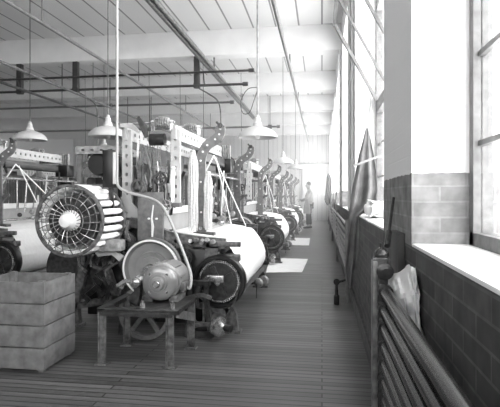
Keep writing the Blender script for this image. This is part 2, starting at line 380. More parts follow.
# ------------------------------------------------------------------ pendant lamps
def make_lamp(R=.235):
    t = thing('pendant_lamp', (0,0,0), 'x', 'lamp', 'enamel pendant lamps over the looms')
    prof = [(R, 0), (R*1.0, .012), (R*.96, .035), (R*.86, .068), (R*.68, .098), (R*.42, .122), (R*.25, .134), (R*.22, .155)]
    inn = [(r-.006 if r > .05 else r, h-.006) for r, h in prof][::-1]
    MB().lathe(prof+inn+[prof[0]], (0,0,0), (0,0,1), 40).build('lamp_shade', 'shade', t)
    MB().lathe([(.05,.145),(.052,.17),(.036,.19),(.034,.23),(.024,.24),(.022,.262),(.010,.27)], (0,0,0), (0,0,1), 20).build('socket_cap', 'shade', t)
    MB().lathe([(.004,-.02),(.022,-.012),(.032,.02),(.03,.05),(.016,.09),(.016,.14)], (0,0,0), (0,0,1), 16).build('bulb', 'lamp_in', t)
    return t
lamp0 = make_lamp()
lamps = [(108, 137, 5.9, 'white dish lamp behind the tall white conduit, nearest on the left'),
         (257.5, 137.5, 5.8, 'white dish lamp with a looped cable over the near looms'),
         (283, 163.5, 10.8, 'small distant dish lamp above the third hooked arm'),
         (295.5, 169, 13.4, 'smallest dish lamp, farthest along the window aisle'),
         (104, 151, 10.2, 'dim dish lamp seen just below the left lamp'),
         (30, 140, 7.0, 'dish lamp over the outer left loom row')]
lamp_objs = []
for i, (px, py, d, lab) in enumerate(lamps):
    p = at(px, py, d); t = lamp0 if i == 0 else copy_tree(lamp0)
    t.location = p; t['label'] = lab; lamp_objs.append(t)
    rb = round_beam(p.y); top = (ZB if abs(rb-p.y) < .15 else ZC) - p.z
    w_ = MB()
    if i == 1: w_.tube([(0,0,.27), (0,0,top)], .011, 8)
    else: w_.tube([(0,0,.27), (0,0,top)], .006, 6)
    o = w_.build('cord', 'lgrey' if i == 1 else 'grey'); o.parent = t
p = lamp_objs[1].location
q = smoothpath([p+Vector((-.01,0,.60)), p+Vector((-.12,0,.58)), p+Vector((-.2,0,.44)), p+Vector((-.18,.0,.30)), p+Vector((-.1,0,.30)), p+Vector((-.05,0,.42)), p+Vector((0,0,.57))], 6)
tb = MB().tube(q, .005, 6); o = tb.build('looped_cable', 'iron', lamp_objs[1])

# ------------------------------------------------------------------ the loom
yN, yE = 4.2, 6.35          # near and far end frames of the first loom
LO = Vector((-1.5, 4.2, 0))
loom = thing('loom', LO, 'nearest loom, with grey motor and bobbin drum at its end', 'loom', 'power looms in rows')
RX, RZ = -.89, .452         # cloth roll axis
def side_frame(y, d=1):
    m_ = MB(); y0, y1 = y-.03, y+.03
    m_.ribbon([(-.80,0),(-.78,.16),(-.90,.40),(-.98,.62),(-.95,.78)], [.16,.08,.08,.10,.12], y0, y1)
    m_.ribbon([(-2.28,0),(-2.26,.2),(-2.18,.5),(-2.20,.92)], [.16,.08,.07,.09], y0, y1)
    m_.ribbon([(-.84,.78),(-1.10,.80),(-1.36,.84),(-1.6,.95),(-1.9,.97),(-2.25,.92)], .09, y0, y1)
    m_.ribbon([(-.79,.18),(-1.2,.26),(-1.55,.30),(-1.9,.26),(-2.27,.18)], .06, y0, y1)
    m_.ribbon([(-1.25,.27),(-1.18,.55),(-1.28,.82)], .06, y0, y1)
    m_.ribbon([(-1.85,.27),(-1.95,.55),(-1.85,.94)], .06, y0, y1)
    m_.ribbon([(-1.28,.3),(-1.55,.62),(-1.88,.9)], .05, y0, y1)
    m_.ribbon([(-1.86,.3),(-1.55,.62),(-1.28,.8)], .05, y0+.004, y1-.004)
    for x in (-.80, -2.28): m_.box(x-.1, x+.1, y-.05, y+.05, 0, .025)
    return m_.build('side_frame', 'grey', loom)
side_frame(yN); side_frame(yE)
MB().bbox(-1.01, -.91, yN, yE, .71, .79, .015).build('breast_beam', 'wood', loom)
MB().bbox(-2.26, -2.16, yN, yE, .86, .95, .012).build('back_rail', 'wood', loom)
MB().bbox(-1.60, -1.52, yN, yE, .14, .22, .01).build('cross_rail', 'iron', loom)
MB().cyl((-1.7, yN-.25, .42), (-1.7, yE+.2, .42), .022).build('bottom_shaft', 'steel', loom)
MB().cyl((-1.3, yN-.3, .56), (-1.3, yE+.2, .56), .024).build('crank_shaft', 'steel', loom)
# cloth roll with dark flanges
roll = MB().lathe([(.185, .05), (.192, .3), (.193, 1.0), (.192, 1.68), (.185, 1.86)], (RX, yN, RZ), (0,1,0), 48).build('cloth_roll', 'cotton', loom)
MB().lathe([(.226,-.05),(.232,-.04),(.232,.035),(.20,.045),(.05,.045),(.05,-.02),(.19,-.02),(.20,-.05),(.226,-.05)], (RX, yN, RZ), (0,1,0), 56).build('flange', 'black', roll)
MB().gear((RX, yN-.035, RZ), (0,1,0), .165, .03, 52, .30, .007).build('ratchet_wheel', 'iron', roll)
r_ = MB()
for k in range(56):
    t = 2*PI*k/56; r_.bar((RX+.168*math.cos(t), yN-.045, RZ+.168*math.sin(t)), (RX+.186*math.cos(t), yN-.045, RZ+.186*math.sin(t)), .012, .012, up=(0,1,0))
r_.lathe([(.166,-.008),(.174,-.008),(.174,.008),(.166,.008),(.166,-.008)], (RX, yN-.045, RZ), (0,1,0), 56)
r_.build('tooth_ring', 'steel', roll)
fb = MB()
for t in (.5, 2.0, 3.6, 5.1): fb.bar((RX, yN-.058, RZ), (RX+.14*math.cos(t), yN-.058, RZ+.14*math.sin(t)), .02, .045, up=(0,0,1))
fb.build('flange_rib', 'iron', roll)
MB().lathe([(.024,-.12),(.024,-.05)], (RX, yN, RZ), (0,1,0), 18).build('axle_boss', 'steel', roll)
MB().lathe([(.185,-.02),(.188,.02)], (RX, yN+1.88, RZ), (0,1,0), 40).build('flange', 'black', roll)
MB().bbox(-.98, -.83, yN-.15, yN-.1, .46, .52, .01).cyl((-.94, yN-.16, .49), (-.94, yN-.08, .49), .016).cyl((-.86, yN-.17, .49), (-.86, yN-.09, .49), .014).build('roll_bracket', 'steel', loom)
MB().ribbon([(-.98,.49),(-1.05,.42),(-1.08,.25)], .035, yN-.14, yN-.11).build('pawl_arm', 'grey', loom)
# woven cloth from the reed down over the breast beam onto the roll
path = [(-1.43,.862),(-1.2,.850),(-1.0,.825),(-.93,.805),(-.87,.79),(-.82,.74),(-.765,.66),(-.725,.58),(-.700,.50)]
path = [(p.x, p.y) for p in smoothpath([Vector((a,b)) for a, b in path], 4)]
MB().ribbon(path, .006, yN+.09, yN+1.84, 'XZ').build('woven_cloth', 'cotton', loom)
# sley with reed
MB().bbox(-1.50, -1.40, yN+.1, yE-.1, .78, .85, .01).build('sley', 'wood', loom)
MB().bbox(-1.48, -1.42, yN+.1, yE-.1, 1.03, 1.10, .008).build('reed_cap', 'white', loom)
rd = MB(); y = yN+.12
while y < yE-.12: rd.box(-1.458, -1.446, y, y+.012, .85, 1.03); y += .022
rd.build('reed', 'channel', loom)
for y in (yN+.3, yE-.3): MB().ribbon([(-1.45,.88),(-1.46,.6),(-1.5,.3)], .05, y-.03, y+.03).build('sley_sword', 'iron', loom)
# harness
for i in range(6):
    x = -1.56-.052*i; z0 = 1.02+(.03 if i % 2 else 0); h = MB()
    ya, yb = yN+.16, yE-.16
    h.box(x-.009, x+.009, ya, yb, z0, z0+.03).box(x-.009, x+.009, ya, yb, z0+.42, z0+.45)
    h.box(x-.009, x+.009, ya, ya+.025, z0+.03, z0+.42).box(x-.009, x+.009, yb-.025, yb, z0+.03, z0+.42)
    y = ya+.04
    while y < yb-.04: h.box(x-.002, x+.002, y, y+.004, z0+.03, z0+.42); y += .036
    h.build('heddle_frame', 'grey' if i % 2 else 'wood', loom)
    for y in (ya+.12, yb-.12): MB().tube([(x, y, z0+.45), (x, y, 1.70)], .004, 5).build('harness_cord', 'lgrey', loom)
MB().ribbon([(-1.45,.97),(-1.7,1.0),(-1.95,.99),(-2.2,.965)], .004, yN+.14, yE-.14).build('warp_sheet', 'yarn', loom)
wbm = MB().lathe([(.20,.1),(.20,1.95)], (-2.28, yN, .52), (0,1,0), 36).build('warp_beam', 'yarn', loom)
for q in (.06, 2.0): MB().lathe([(.29,-.02),(.29,.02)], (-2.28, yN+q, .52), (0,1,0), 44).build('flange', 'iron', wbm)
# overhead gantry of punched channels
MB().bbox(-1.60,-1.25,yN-.03,yN+.06,1.10,1.14,.006).bbox(-1.62,-1.56,yN-.03,yN+.06,.86,1.12,.006).build('upright_seat','mgrey',loom)
for (x, m_) in ((-1.30, 'channel'), (-1.76, 'channel')):
    for y in (yN+.02, yE-.02):
        MB().perf((x, y, 1.13 if (x > -1.5 and y < yN+1) else .9), (x, y, 1.80), (1,0,0), .085, .035, .030, .085, .024).build('upright', m_, loom)
    MB().perf((x, yN-.03, 1.77), (x, yE+.05, 1.77), (0,0,1), .125, .03, .035, .11, .032).build('top_rail', m_, loom)
for y in (yE-.02,): MB().bbox(-1.74, -1.32, y-.02, y+.02, 1.72, 1.79, .006).build('cross_tie', 'grey', loom)
MB().ribbon([(-1.80,1.84),(-1.70,1.83),(-1.62,1.77)], [.03,.05,.02], yN-.05, yN-.02).build('corner_gusset', 'channel', loom)
MB().bbox(-1.36,-1.16,yE-.22,yE-.02,1.50,1.68,.008).build('shuttle_motion_box','black',loom)
MB().bbox(-1.34,-1.18,yE-.20,yE-.04,1.28,1.42,.008).build('shuttle_motion_box','black',loom)
for k in range(5): MB().bbox(-1.34+.035*k,-1.32+.035*k,yE-.16,yE-.10,1.68,1.86,.003).build('guide_plate','lgrey',loom)
MB().bbox(-1.30,-1.20,yN+.5,yE-.4,1.56,1.66,.01).build('shaft_cover','black',loom)
MB().ribbon([(-1.79,1.20),(-1.76,1.12),(-1.68,1.04),(-1.60,1.00)], [.05,.09,.08,.05], yN-.0, yN+.035).build('upright_foot','channel',loom)
# rollers above the gantry
for (x, y, r) in ((-1.46, yN+.12, .058), (-1.30, yN+.5, .045), (-1.5, yE-.5, .045)):
    g = MB(); prof = []
    for k in range(7): q_ = r*(1-.05*(k-3)**2/2); prof += [(q_*.72, -.070+k*.020), (q_, -.066+k*.020), (q_, -.058+k*.020), (q_*.72, -.054+k*.020)]
    g.lathe(prof, (x, y, 1.88), (1,0,0), 22); rl = g.build('ribbed_roller', 'lgrey', loom)
    MB().bar((x-.09, y, 1.8), (x-.09, y, 1.9), .02, .03).bar((x+.09, y, 1.8), (x+.09, y, 1.9), .02, .03).cyl((x-.12, y, 1.88), (x+.12, y, 1.88), .012).build('roller_stand', 'steel', loom)
MB().cyl((-1.78, yN+.12, 1.88), (-1.5, yN+.12, 1.88), .012).build('roller_shaft', 'steel', loom)
MB().ribbon([(-1.62,1.90),(-1.57,1.82),(-1.54,1.72)], [.03,.06,.03], yN-.09, yN-.06).build('rocker_lever', 'iron', loom)
MB().lathe([(.055,-.07),(.055,.07)], (-1.50, yN+.1, 1.72), (1,0,0), 20).build('pulley_drum', 'iron', loom)
# S-shaped hooked arms
for y in (yN+.28, yE+.10):
    pth = smoothpath([Vector(q) for q in ((-1.13,.85),(-1.13,1.2),(-1.135,1.50),(-1.12,1.60),(-1.07,1.68),(-1.005,1.725),(-.96,1.77),(-.945,1.82),(-.945,1.86))], 5)
    ws = [.092]*len(pth)
    for k in range(len(ws)-8, len(ws)): ws[k] = .092-.002*(k-len(ws)+8)
    half = []
    arm = MB()
    arm.ribbon([(p.x, p.y) for p in pth], ws, y-.014, y+.014)
    a = arm.build('hooked_arm', 'mgrey', loom)
    for k in (3, 7, 11, 16, 20, 26, 31, 36):
        if k < len(pth): MB().lathe([(.010,-.003),(.010,.003)], (pth[k].x, y-.016, pth[k].y), (0,1,0), 10).build('bolt_or_hole_dot', 'white', a)  # white discs stand for light showing through the holes of the arm
    MB().lathe([(.026,-.03),(.026,.03)], (-.945, y, 1.86), (0,1,0), 14).build('pivot', 'iron', a)
    MB().cyl((-.945, y-.04, 1.86), (-.945, y+.04, 1.86), .011).ribbon([(-.95,1.86),(-.985,1.90)], .02, y-.012, y+.012).build('hook_tip', 'iron', a)
    MB().bbox(-1.30, -1.13, y-.02, y+.02, 1.46, 1.50, .006).build('arm_brace', 'grey', loom)
    MB().ribbon([(-1.13,1.14),(-1.04,1.20),(-.99,1.21)], [.07,.04,.03], y-.012, y+.012).build('arm_bracket', 'grey', loom)
    MB().bbox(-1.20, -1.0, y-.05, y+.05, .79, .86, .01).build('arm_foot', 'iron', loom)
MB().cyl((-1.13, yN+.28, 1.42), (-1.13, yE+.1, 1.42), .016).build('long_rod', 'steel', loom)
MB().cyl((-1.12, yN+.2, .90), (-1.12, yE+.0, .90), .016).build('temple_rod', 'steel', loom)
# diagonal lease straps
for (p, q) in (((-1.05,yN+.55,1.58),(-.98,yN+1.05,.86)), ((-1.06,yN+.5,1.60),(-.92,yN+1.65,.84)), ((-1.06,yN+.5,1.60),(-1.25,yN+.3,1.15))):
    MB().bar(p, q, .016, .006, up=(1,0,0)).build('strap', 'cotton', loom)
# hanging healds rods etc: crowded mechanism between uprights and on the near end
def lever(path, w, y, m_='steel', name='lever', th=.012):
    return MB().ribbon(path, w, y-th/2, y+th/2).build(name, m_, loom)
r2 = random.Random(3)
for i in range(38):
    x = -1.72+r2.random()*.42; y = yN+.05+r2.random()*.25; z0 = .98+r2.random()*.35; z1 = z0+.10+r2.random()*.35
    lever([(x,z0),(x+r2.uniform(-.02,.02),(z0+z1)/2),(x+r2.uniform(-.05,.05),z1)], r2.choice((.008,.012,.02,.028)), y, r2.choice(('lgrey','steel','iron','white','black','iron')), r2.choice(('lever','link_rod')))
for i in range(8):
    x = -1.70+.055*i; y = yN+.10+.02*(i % 3)
    MB().spring((x,y,1.45),(x,y,1.68),.009,9).build('spring', 'steel', loom)
for (x, y, z, r, m_) in ((-1.42,yN-.06,1.35,.06,'iron'),(-1.62,yN-.06,1.28,.07,'grey'),(-1.36,yN-.07,1.12,.05,'steel'),(-1.74,yN-.08,.78,.11,'iron'),(-1.96,yN-.08,.66,.13,'grey'),(-1.22,yN-.07,.66,.09,'iron')):
    MB().spoked((x,y,z),(0,1,0),r,.03,4,r*.25,r*.3,r*.22).build('gear_wheel', m_, loom)
# side frames of the picking motion in front of the harness (aisle side)
for i in range(26):
    x = -1.28+r2.random()*.14; y = yN+.7+r2.random()*1.5; z0 = .95+r2.random()*.1; z1 = z0+.1+r2.random()*.45
    MB().tube([(x,y,z0),(x+r2.uniform(-.03,.03),y+r2.uniform(-.05,.05),z1)], r2.choice((.006,.009,.012)), 6).build('link_rod', r2.choice(('lgrey','steel','iron','white')), loom)
for i in range(9):
    x = -1.20+r2.random()*.14; y = yN+.75+i*.14; z = .90+r2.random()*.10
    MB().lathe([(.012,-.03),(.028,-.02),(.03,.02),(.012,.03)], (x,y,z), (r2.uniform(-1,1),1,r2.uniform(-.5,.5)), 12).build('guide_roller', r2.choice(('steel','lgrey','iron')), loom)
# dobby head on the left of the gantry
MB().box(-2.24,-2.20,yN+.0,yN+.04,.95,1.66).box(-1.9,-1.86,yN+.0,yN+.04,.97,1.66).box(-2.24,-1.86,yN+.0,yN+.04,1.62,1.66).box(-2.24,-1.86,yN+.0,yN+.04,1.28,1.31)\
    .box(-2.24,-2.20,yN+.5,yN+.54,.93,1.66).box(-1.9,-1.86,yN+.5,yN+.54,.97,1.66).box(-2.24,-1.86,yN+.5,yN+.54,1.62,1.66).box(-2.24,-2.20,yN,yN+.54,1.62,1.66).box(-1.9,-1.86,yN,yN+.54,1.62,1.66).box(-2.24,-2.20,yN,yN+.54,.97,1.0).build('dobby_frame', 'mgrey', loom)
MB().bbox(-2.18,-1.92,yN+.24,yN+.30,1.0,1.38,.006).build('dobby_shade_plate','black',loom)  # black backing added to put shade behind the crowded dobby parts
MB().perf((-2.24,yN-.02,1.62),(-1.84,yN-.02,1.62),(0,0,1),.07,.03,.03,.09).perf((-1.85,yN,1.62),(-1.85,yN+.55,1.62),(0,0,1),.07,.03,.03,.09).build('dobby_rail', 'lgrey', loom)
MB().lathe([(.10,0),(.11,.02),(.11,.42),(.10,.44)], (-2.06,yN+.05,1.50),(0,1,0),24).build('pattern_cylinder', 'black', loom)
for i in range(12):
    x = -2.17+.024*i; MB().ribbon([(x,1.0),(x+.01,1.12),(x-.015,1.26)], [.008,.014,.008], yN+.06+.03*(i%4), yN+.075+.03*(i%4)).build('dobby_jack', r2.choice(('lgrey','steel','grey')), loom)
for (x, z, r) in ((-1.98,1.16,.028),(-2.10,1.08,.035),(-1.94,1.36,.022),(-2.02,1.24,.02),(-1.90,1.06,.024)):
    MB().lathe([(r*.4,-.05),(r,-.04),(r,.0),(r*.4,.01)], (x,yN-.03,z), (0,1,0), 16).build('knob', 'white', loom)
# near end: housing plate, brackets, pulley, wheels (drive side)
MB().bbox(-1.62,-1.385,yN-.09,yN-.05,.74,1.235,.006).build('housing_plate', 'mgrey', loom)
MB().ribbon([(-1.47,1.12),(-1.485,1.0),(-1.475,.93),(-1.48,.84)], [.006,.012,.02,.012], yN-.105, yN-.09).lathe([(.009,-.02),(.009,0)], (-1.51,yN-.09,1.0),(0,1,0),10).lathe([(.009,-.02),(.009,0)], (-1.44,yN-.09,1.0),(0,1,0),10).build('plate_lever', 'white', loom)
PX, PZ = -1.40, .60; PY = yN-.32
dp = MB().lathe([(.222,-.045),(.238,-.04),(.242,0),(.238,.045),(.222,.05),(.215,.02),(.10,.02),(.10,.06),(.04,.06),(.04,-.05),(.095,-.05),(.10,-.02),(.135,-.03),(.14,.0),(.17,.0),(.205,-.005),(.215,-.02),(.222,-.045)], (PX,PY,PZ), (0,1,0), 64).build('drive_pulley', 'pulley', loom)
MB().lathe([(.246,-.032),(.250,-.03),(.250,.03),(.246,.032),(.243,0),(.246,-.032)], (PX,PY,PZ),(0,1,0),64).build('drive_belt', 'leather', dp)
MB().lathe([(.226,-.052),(.240,-.050),(.240,-.044),(.226,-.044),(.226,-.052)], (PX,PY,PZ),(0,1,0),64).build('rim_highlight', 'white', dp)  # white ring paints the light caught by the pulley rim
MB().lathe([(.028,-.16),(.034,-.12),(.034,.1),(.03,.35)], (PX,PY,PZ),(0,1,0),18).build('pulley_shaft', 'steel', loom)
MB().spoked((PX-.05, PY-.02, .235), (0,1,0), .225, .06, 5, .035, .045, .035).build('spoked_wheel', 'mgrey', loom)
MB().cyl((PX-.05, PY-.1, .235), (PX-.05, yN+.1, .235), .018).build('wheel_axle', 'steel', loom)
# second bracket casting with a slot, right of the stand, and weight wheels by the aisle
mb = MB(); Y0 = yN-.18
mb.ribbon([(-1.14,.0),(-1.12,.25),(-1.10,.47)], .035, Y0-.03, Y0+.03).ribbon([(-.93,0),(-.95,.2),(-.98,.35),(-.96,.47)], .035, Y0-.03, Y0+.03)
mb.ribbon([(-1.14,.46),(-.94,.46)], .04, Y0-.035, Y0+.035).ribbon([(-1.14,.03),(-.92,.03)], .06, Y0-.035, Y0+.035).build('bracket_casting', 'iron', loom)
sl = []
for k in range(25):
    t = 2*PI*k/24; sl.append((-1.035+.045*math.cos(t), .23+(.07 if math.sin(t)>0 else -.07)+.045*math.sin(t)))
MB().ribbon(sl, .018, Y0-.02, Y0+.02).build('slot_ring', 'grey', loom)
MB().ribbon([(-1.12,.34),(-1.0,.37),(-.92,.34)], .03, Y0-.05, Y0-.02).build('stay', 'grey', loom)
MB().ribbon([(-1.1,.1),(-1.0,.12),(-.86,.12)], .03, Y0-.05, Y0-.02).build('stay', 'grey', loom)
MB().lathe([(.02,-.07),(.075,-.05),(.085,-.02),(.085,.01),(.04,.03),(.02,.05)], (-.84,Y0-.08,.115), (.9,-.45,0), 26).build('hand_wheel', 'steel', loom)
MB().lathe([(.03,-.03),(.03,.03)], (-.76,Y0-.12,.115), (.9,-.45,0), 14).build('wheel_knob', 'iron', loom)
MB().bar((-.93,Y0,.10),(-.80,Y0-.10,.115),.03,.03).build('stub_axle', 'iron', loom)
cu = [(-.80,yN-.12,.30+.0),(-.78,yN-.14,.2),(-.79,yN-.16,.1)]
MB().tube([(-.70,yN-.03,.45),(-.74,yN-.1,.30),(-.80,yN-.2,.18),(-.84,yN-.25,.13)], .009, 6).build('roll_chain', 'iron', loom)
MB().bar((-.95,Y0-.02,.13),(-.70,yN+1.75,.32),.05,.008,up=(1,0,.3)).build('treadle_strap', 'leather', loom)
for (yy, r) in ((yN+1.33,.052),(yN+1.47,.062)):
    MB().lathe([(r*.5,-.03),(r,-.02),(r,.02),(r*.5,.03)], (-.68 if r > .055 else -.72,yy,.20), (.5,1,0), 18).build('guide_wheel', 'lgrey', loom)
MB().cyl((-.79,yN+1.30,.20),(-.66,yN+1.56,.20),.014).bar((-.72,yN+1.4,.2),(-.86,yN+1.4,.18),.03,.03).build('guide_axle','iron',loom)
MB().tube([(-.74,yN+1.3,.2),(-.74,yN+1.3,.03)], .005, 6).build('pull_wire','iron',loom)
MB().bbox(-1.0,-.72,yN+.02,yN+.10,.62,.68,.008).bbox(-.98,-.70,yN-.04,yN-.0,.755,.80,.008).build('front_box_rail', 'grey', loom)
for i in range(5):
    MB().lathe([(.018,-.03),(.022,-.02),(.022,.02),(.010,.03)], (-1.14+.05*i,yN-.06,.80+.012*(i%2)), (0,1,.3*(i%3-1)), 12).build('guide_roller', r2.choice(('steel','lgrey','grey')), loom)
MB().bbox(-2.16,-1.62,yN+.05,yN+.09,.10,.92,.006).build('end_shade_plate','black',loom)  # black plates added to stand for shade inside the dense low mechanism
MB().bbox(-1.60,-1.02,yN+.05,yN+.09,.05,.72,.006).build('end_shade_plate','black',loom)
MB().bbox(-2.08,-1.68,yN-.34,yN-.20,.73,.83,.02).build('gear_cover','lgrey',loom)
MB().ribbon([(-1.98,.80),(-1.9,.70),(-1.78,.72),(-1.70,.66)],.05,yN-.26,yN-.22).build('bracket_arm','channel',loom)
MB().ribbon([(-1.72,.0),(-1.70,.3),(-1.66,.62),(-1.62,.80)],.05,yN-.22,yN-.17).build('shipper_handle','iron',loom)
for i in range(26):   # low mechanism left of the pulley
    x = -2.15+r2.random()*.6; z = .25+r2.random()*.6
    lever([(x,z),(x+r2.uniform(-.1,.1),z+.07),(x+r2.uniform(-.12,.12),z+.16)], r2.choice((.02,.03,.045)), yN-.1-r2.random()*.12, r2.choice(('iron','steel','grey','iron')), 'lever', .02)

# everything of the plain loom is built: copies for the other looms are made here, before the near loom gets its extras
specs = []
PITCH = 4.45
for k, lab in ((1,'second loom along the window aisle'),(2,'third loom along the window aisle, half lost in haze'),(3,'farthest loom of the aisle row, beside the standing man')):
    specs.append((0, PITCH*k, lab))
for k, lab in ((0,'nearest loom of the middle row, behind the bobbin drum'),(1,'second loom of the middle row'),(2,'third loom of the middle row'),(3,'farthest loom of the middle row')):
    specs.append((-2.75, .9+PITCH*k, lab))
for k, lab in ((0,'nearest loom of the outer left row'),(1,'second loom of the outer left row'),(2,'farthest loom of the outer left row')):
    specs.append((-5.6, 1.6+PITCH*k, lab))
for dx, dy, lab in specs:
    sk = ('guide_wheel',) if False else ()
    if dx < -3: sk = ('spring','bolt_or_hole_dot','stay','harness_cord','roll_bracket')
    c = copy_tree(loom, None, sk); c.location = LO+Vector((dx, dy, 0)); c['label'] = lab

# ------------------------------------------------------------------ bobbin drum of the near loom (parts) and its bobbins
BX, BY, BZ, BR = -2.02, 3.66, 1.0, .285
drum = MB().lathe([(BR,-.008),(BR+.012,-.004),(BR+.012,.014),(BR,.018),(BR-.014,.018),(BR-.014,-.008),(BR,-.008)], (BX,BY,BZ),(0,1,0),56)
drum = drum.build('bobbin_drum','grey',loom)
MB().lathe([(BR,-.008),(BR+.016,-.004),(BR+.016,.014),(BR,.018),(BR-.05,.018),(BR-.05,-.008),(BR,-.008)], (BX,BY+.42,BZ),(0,1,0),56).build('back_ring','grey',drum)
MB().lathe([(.02,-.08),(.05,-.07),(.06,-.03),(.085,0),(.085,.03),(.04,.06),(.04,.54)], (BX,BY,BZ),(0,1,0),28).build('hub','white',drum)
for k in range(22):
    t = 2*PI*k/22
    c0 = Vector((BX+.07*math.cos(t), BY-.01, BZ+.07*math.sin(t))); c1 = Vector((BX+(BR-.015)*math.cos(t+.25), BY, BZ+(BR-.015)*math.sin(t+.25)))
    mid = (c0+c1)/2+Vector((0,-.04,0)); MB().tube(smoothpath([c0, mid, c1], 4), .0035, 5).build('wire_spoke','steel',drum)
for rr_ in (.13, .19, .24):
    MB().tube([(BX+rr_*math.cos(2*PI*k/36), BY-.02+(.02 if rr_ > .2 else 0), BZ+rr_*math.sin(2*PI*k/36)) for k in range(37)], .0035, 5, False).build('wire_hoop','lgrey',drum)
MB().lathe([(BR-.08,.05),(BR-.08,.40)], (BX,BY,BZ),(0,1,0),40).build('drum_core','iron',drum)
MB().cyl((BX,BY+.5,BZ),(BX,yN+.0,BZ),.04).bbox(BX-.06,BX+.06,yN-.09,yN-.03,.90,BZ+.06,.01).build('drum_bracket','iron',drum)
for k in range(24):
    t = 2*PI*k/24; r = BR-.012; cx, cz = BX+r*math.cos(t), BZ+r*math.sin(t)
    ob = MB().lathe([(.006,-.02),(.012,-.01),(.012,.03),(.022,.04),(.025,.07),(.0255,.26),(.024,.35),(.015,.36),(.015,.385),(.008,.395)], (0,0,0),(0,1,0),14).build('bobbin','cotton')if k == 0 else b0.copy()
    if k == 0: b0 = ob
    else: C.objects.link(ob)
    ob.location = (cx, BY+.025, cz)
    tag(ob, 'white wound bobbin held around the rim of the wire drum', 'bobbin', 'bobbins in the round battery')

# ------------------------------------------------------------------ motor stand, motor, conduit
SX0, SX1, SY0, SY1, SZ = -1.58, -.98, 3.24, 3.74, .405
st = thing('motor_stand', ((SX0+SX1)/2, (SY0+SY1)/2, 0), 'dark angle iron stand under the electric motor', 'stand')
MB().bbox(SX0,SX1,SY0,SY0+.06,SZ-.016,SZ,.004).bbox(SX0,SX1,SY1-.06,SY1,SZ-.035,SZ,.006).bbox(SX0,SX0+.06,SY0,SY1,SZ-.03,SZ+.003,.006).bbox(SX1-.06,SX1,SY0,SY1,SZ-.03,SZ+.003,.006).bbox(-1.30,-.99,SY0+.02,SY1-.02,SZ-.025,SZ+.006,.004).build('top_plate','iron',st)
for (x, y) in ((SX0+.03,SY0+.03),(SX1-.07,SY0+.03),(SX0+.03,SY1-.03),(SX1-.04,SY1-.03)):
    MB().bbox(x-.028,x+.028,y-.008,y+.008,.0,SZ-.03,.003).bbox(x-.028,x-.014,y-.02,y+.03,.0,SZ-.03,.003).box(x-.045,x+.045,y-.035,y+.035,0,.012).build('leg','grey',st)
MB().bbox(SX0+.02,SX1-.05,SY0+.01,SY0+.03,SZ-.055,SZ-.02,.004).build('front_brace','iron',st)
MB().bar((SX1-.02,SY0+.05,SZ-.03),(SX1-.02,SY1-.02,SZ-.16),.02,.06).build('side_brace','grey',st)
for x in (-1.26,-1.04): MB().lathe([(.018,0),(.018,.03),(.008,.03),(.008,.05)], (x,SY0+.05,SZ+.006),(0,0,1),8).build('bolt_or_hole_dot','steel',st)
MX, MZ, MY = -1.185, .56, 3.40
mo = thing('electric_motor', (MX, MY+.15, SZ+.006), 'grey round electric motor on the iron stand', 'motor')
prof = [(.03,-.03),(.042,-.028),(.046,.0),(.060,.0),(.064,.008),(.092,.010),(.110,.018),(.118,.03),(.118,.07),(.110,.072),(.110,.085),(.127,.09),(.127,.27),(.112,.275),(.112,.29),(.118,.295),(.118,.34),(.10,.36),(.05,.37)]
prof = [(a*1.1, b*1.1) for a, b in prof]
body = MB().lathe(prof,(MX,MY,MZ),(0,1,0),40).build('motor_body','pulley',mo)
for k in range(4):
    t = PI/4+k*PI/2; MB().lathe([(.012,-.01),(.012,.02)],(MX+.088*math.cos(t),MY+.02,MZ+.088*math.sin(t)),(0,1,0),8).build('bolt_or_hole_dot','steel',body)
MB().lathe([(.022,-.045),(.03,-.03),(.03,-.015)],(MX,MY,MZ),(0,1,0),16).build('bearing_cap','steel',mo)
for k in range(10):
    t = k*2*PI/10+.2; MB().bar((MX+.141*math.cos(t),MY+.12,MZ+.141*math.sin(t)),(MX+.141*math.cos(t),MY+.255,MZ+.141*math.sin(t)),.012,.010).build('cooling_rib','pulley',body)
MB().bbox(MX-.13,MX-.06,MY+.07,MY+.28,SZ+.006,SZ+.055,.008).bbox(MX+.06,MX+.13,MY+.07,MY+.28,SZ+.006,SZ+.055,.008).bbox(MX-.10,MX+.10,MY+.1,MY+.26,SZ+.02,SZ+.06,.01).build('motor_foot','grey',mo)
MB().bbox(MX+.10,MX+.175,MY+.12,MY+.23,MZ-.075,MZ-.005,.01).build('terminal_box','grey',mo)
# bearing stand left of the motor
be = thing('bearing_block', (-1.38, 3.5, SZ), 'small bearing block with a collared shaft left of the motor', 'bearing')
MB().ribbon([(-1.40,SZ+.003),(-1.36,SZ+.08),(-1.36,SZ+.13)], [.10,.05,.05], 3.44, 3.50).build('pedestal','iron',be)
MB().lathe([(.02,-.08),(.035,-.07),(.035,-.03),(.026,-.03),(.026,.02),(.042,.02),(.042,.06),(.02,.06),(.02,.28)], (-1.36,3.47,SZ+.155),(0,1,0),18).build('shaft_collar','steel',be)
MB().ribbon([(-1.36,SZ+.155),(-1.44,SZ+.17),(-1.50,SZ+.13)], .025, 3.40, 3.43).build('tension_lever','steel',be)
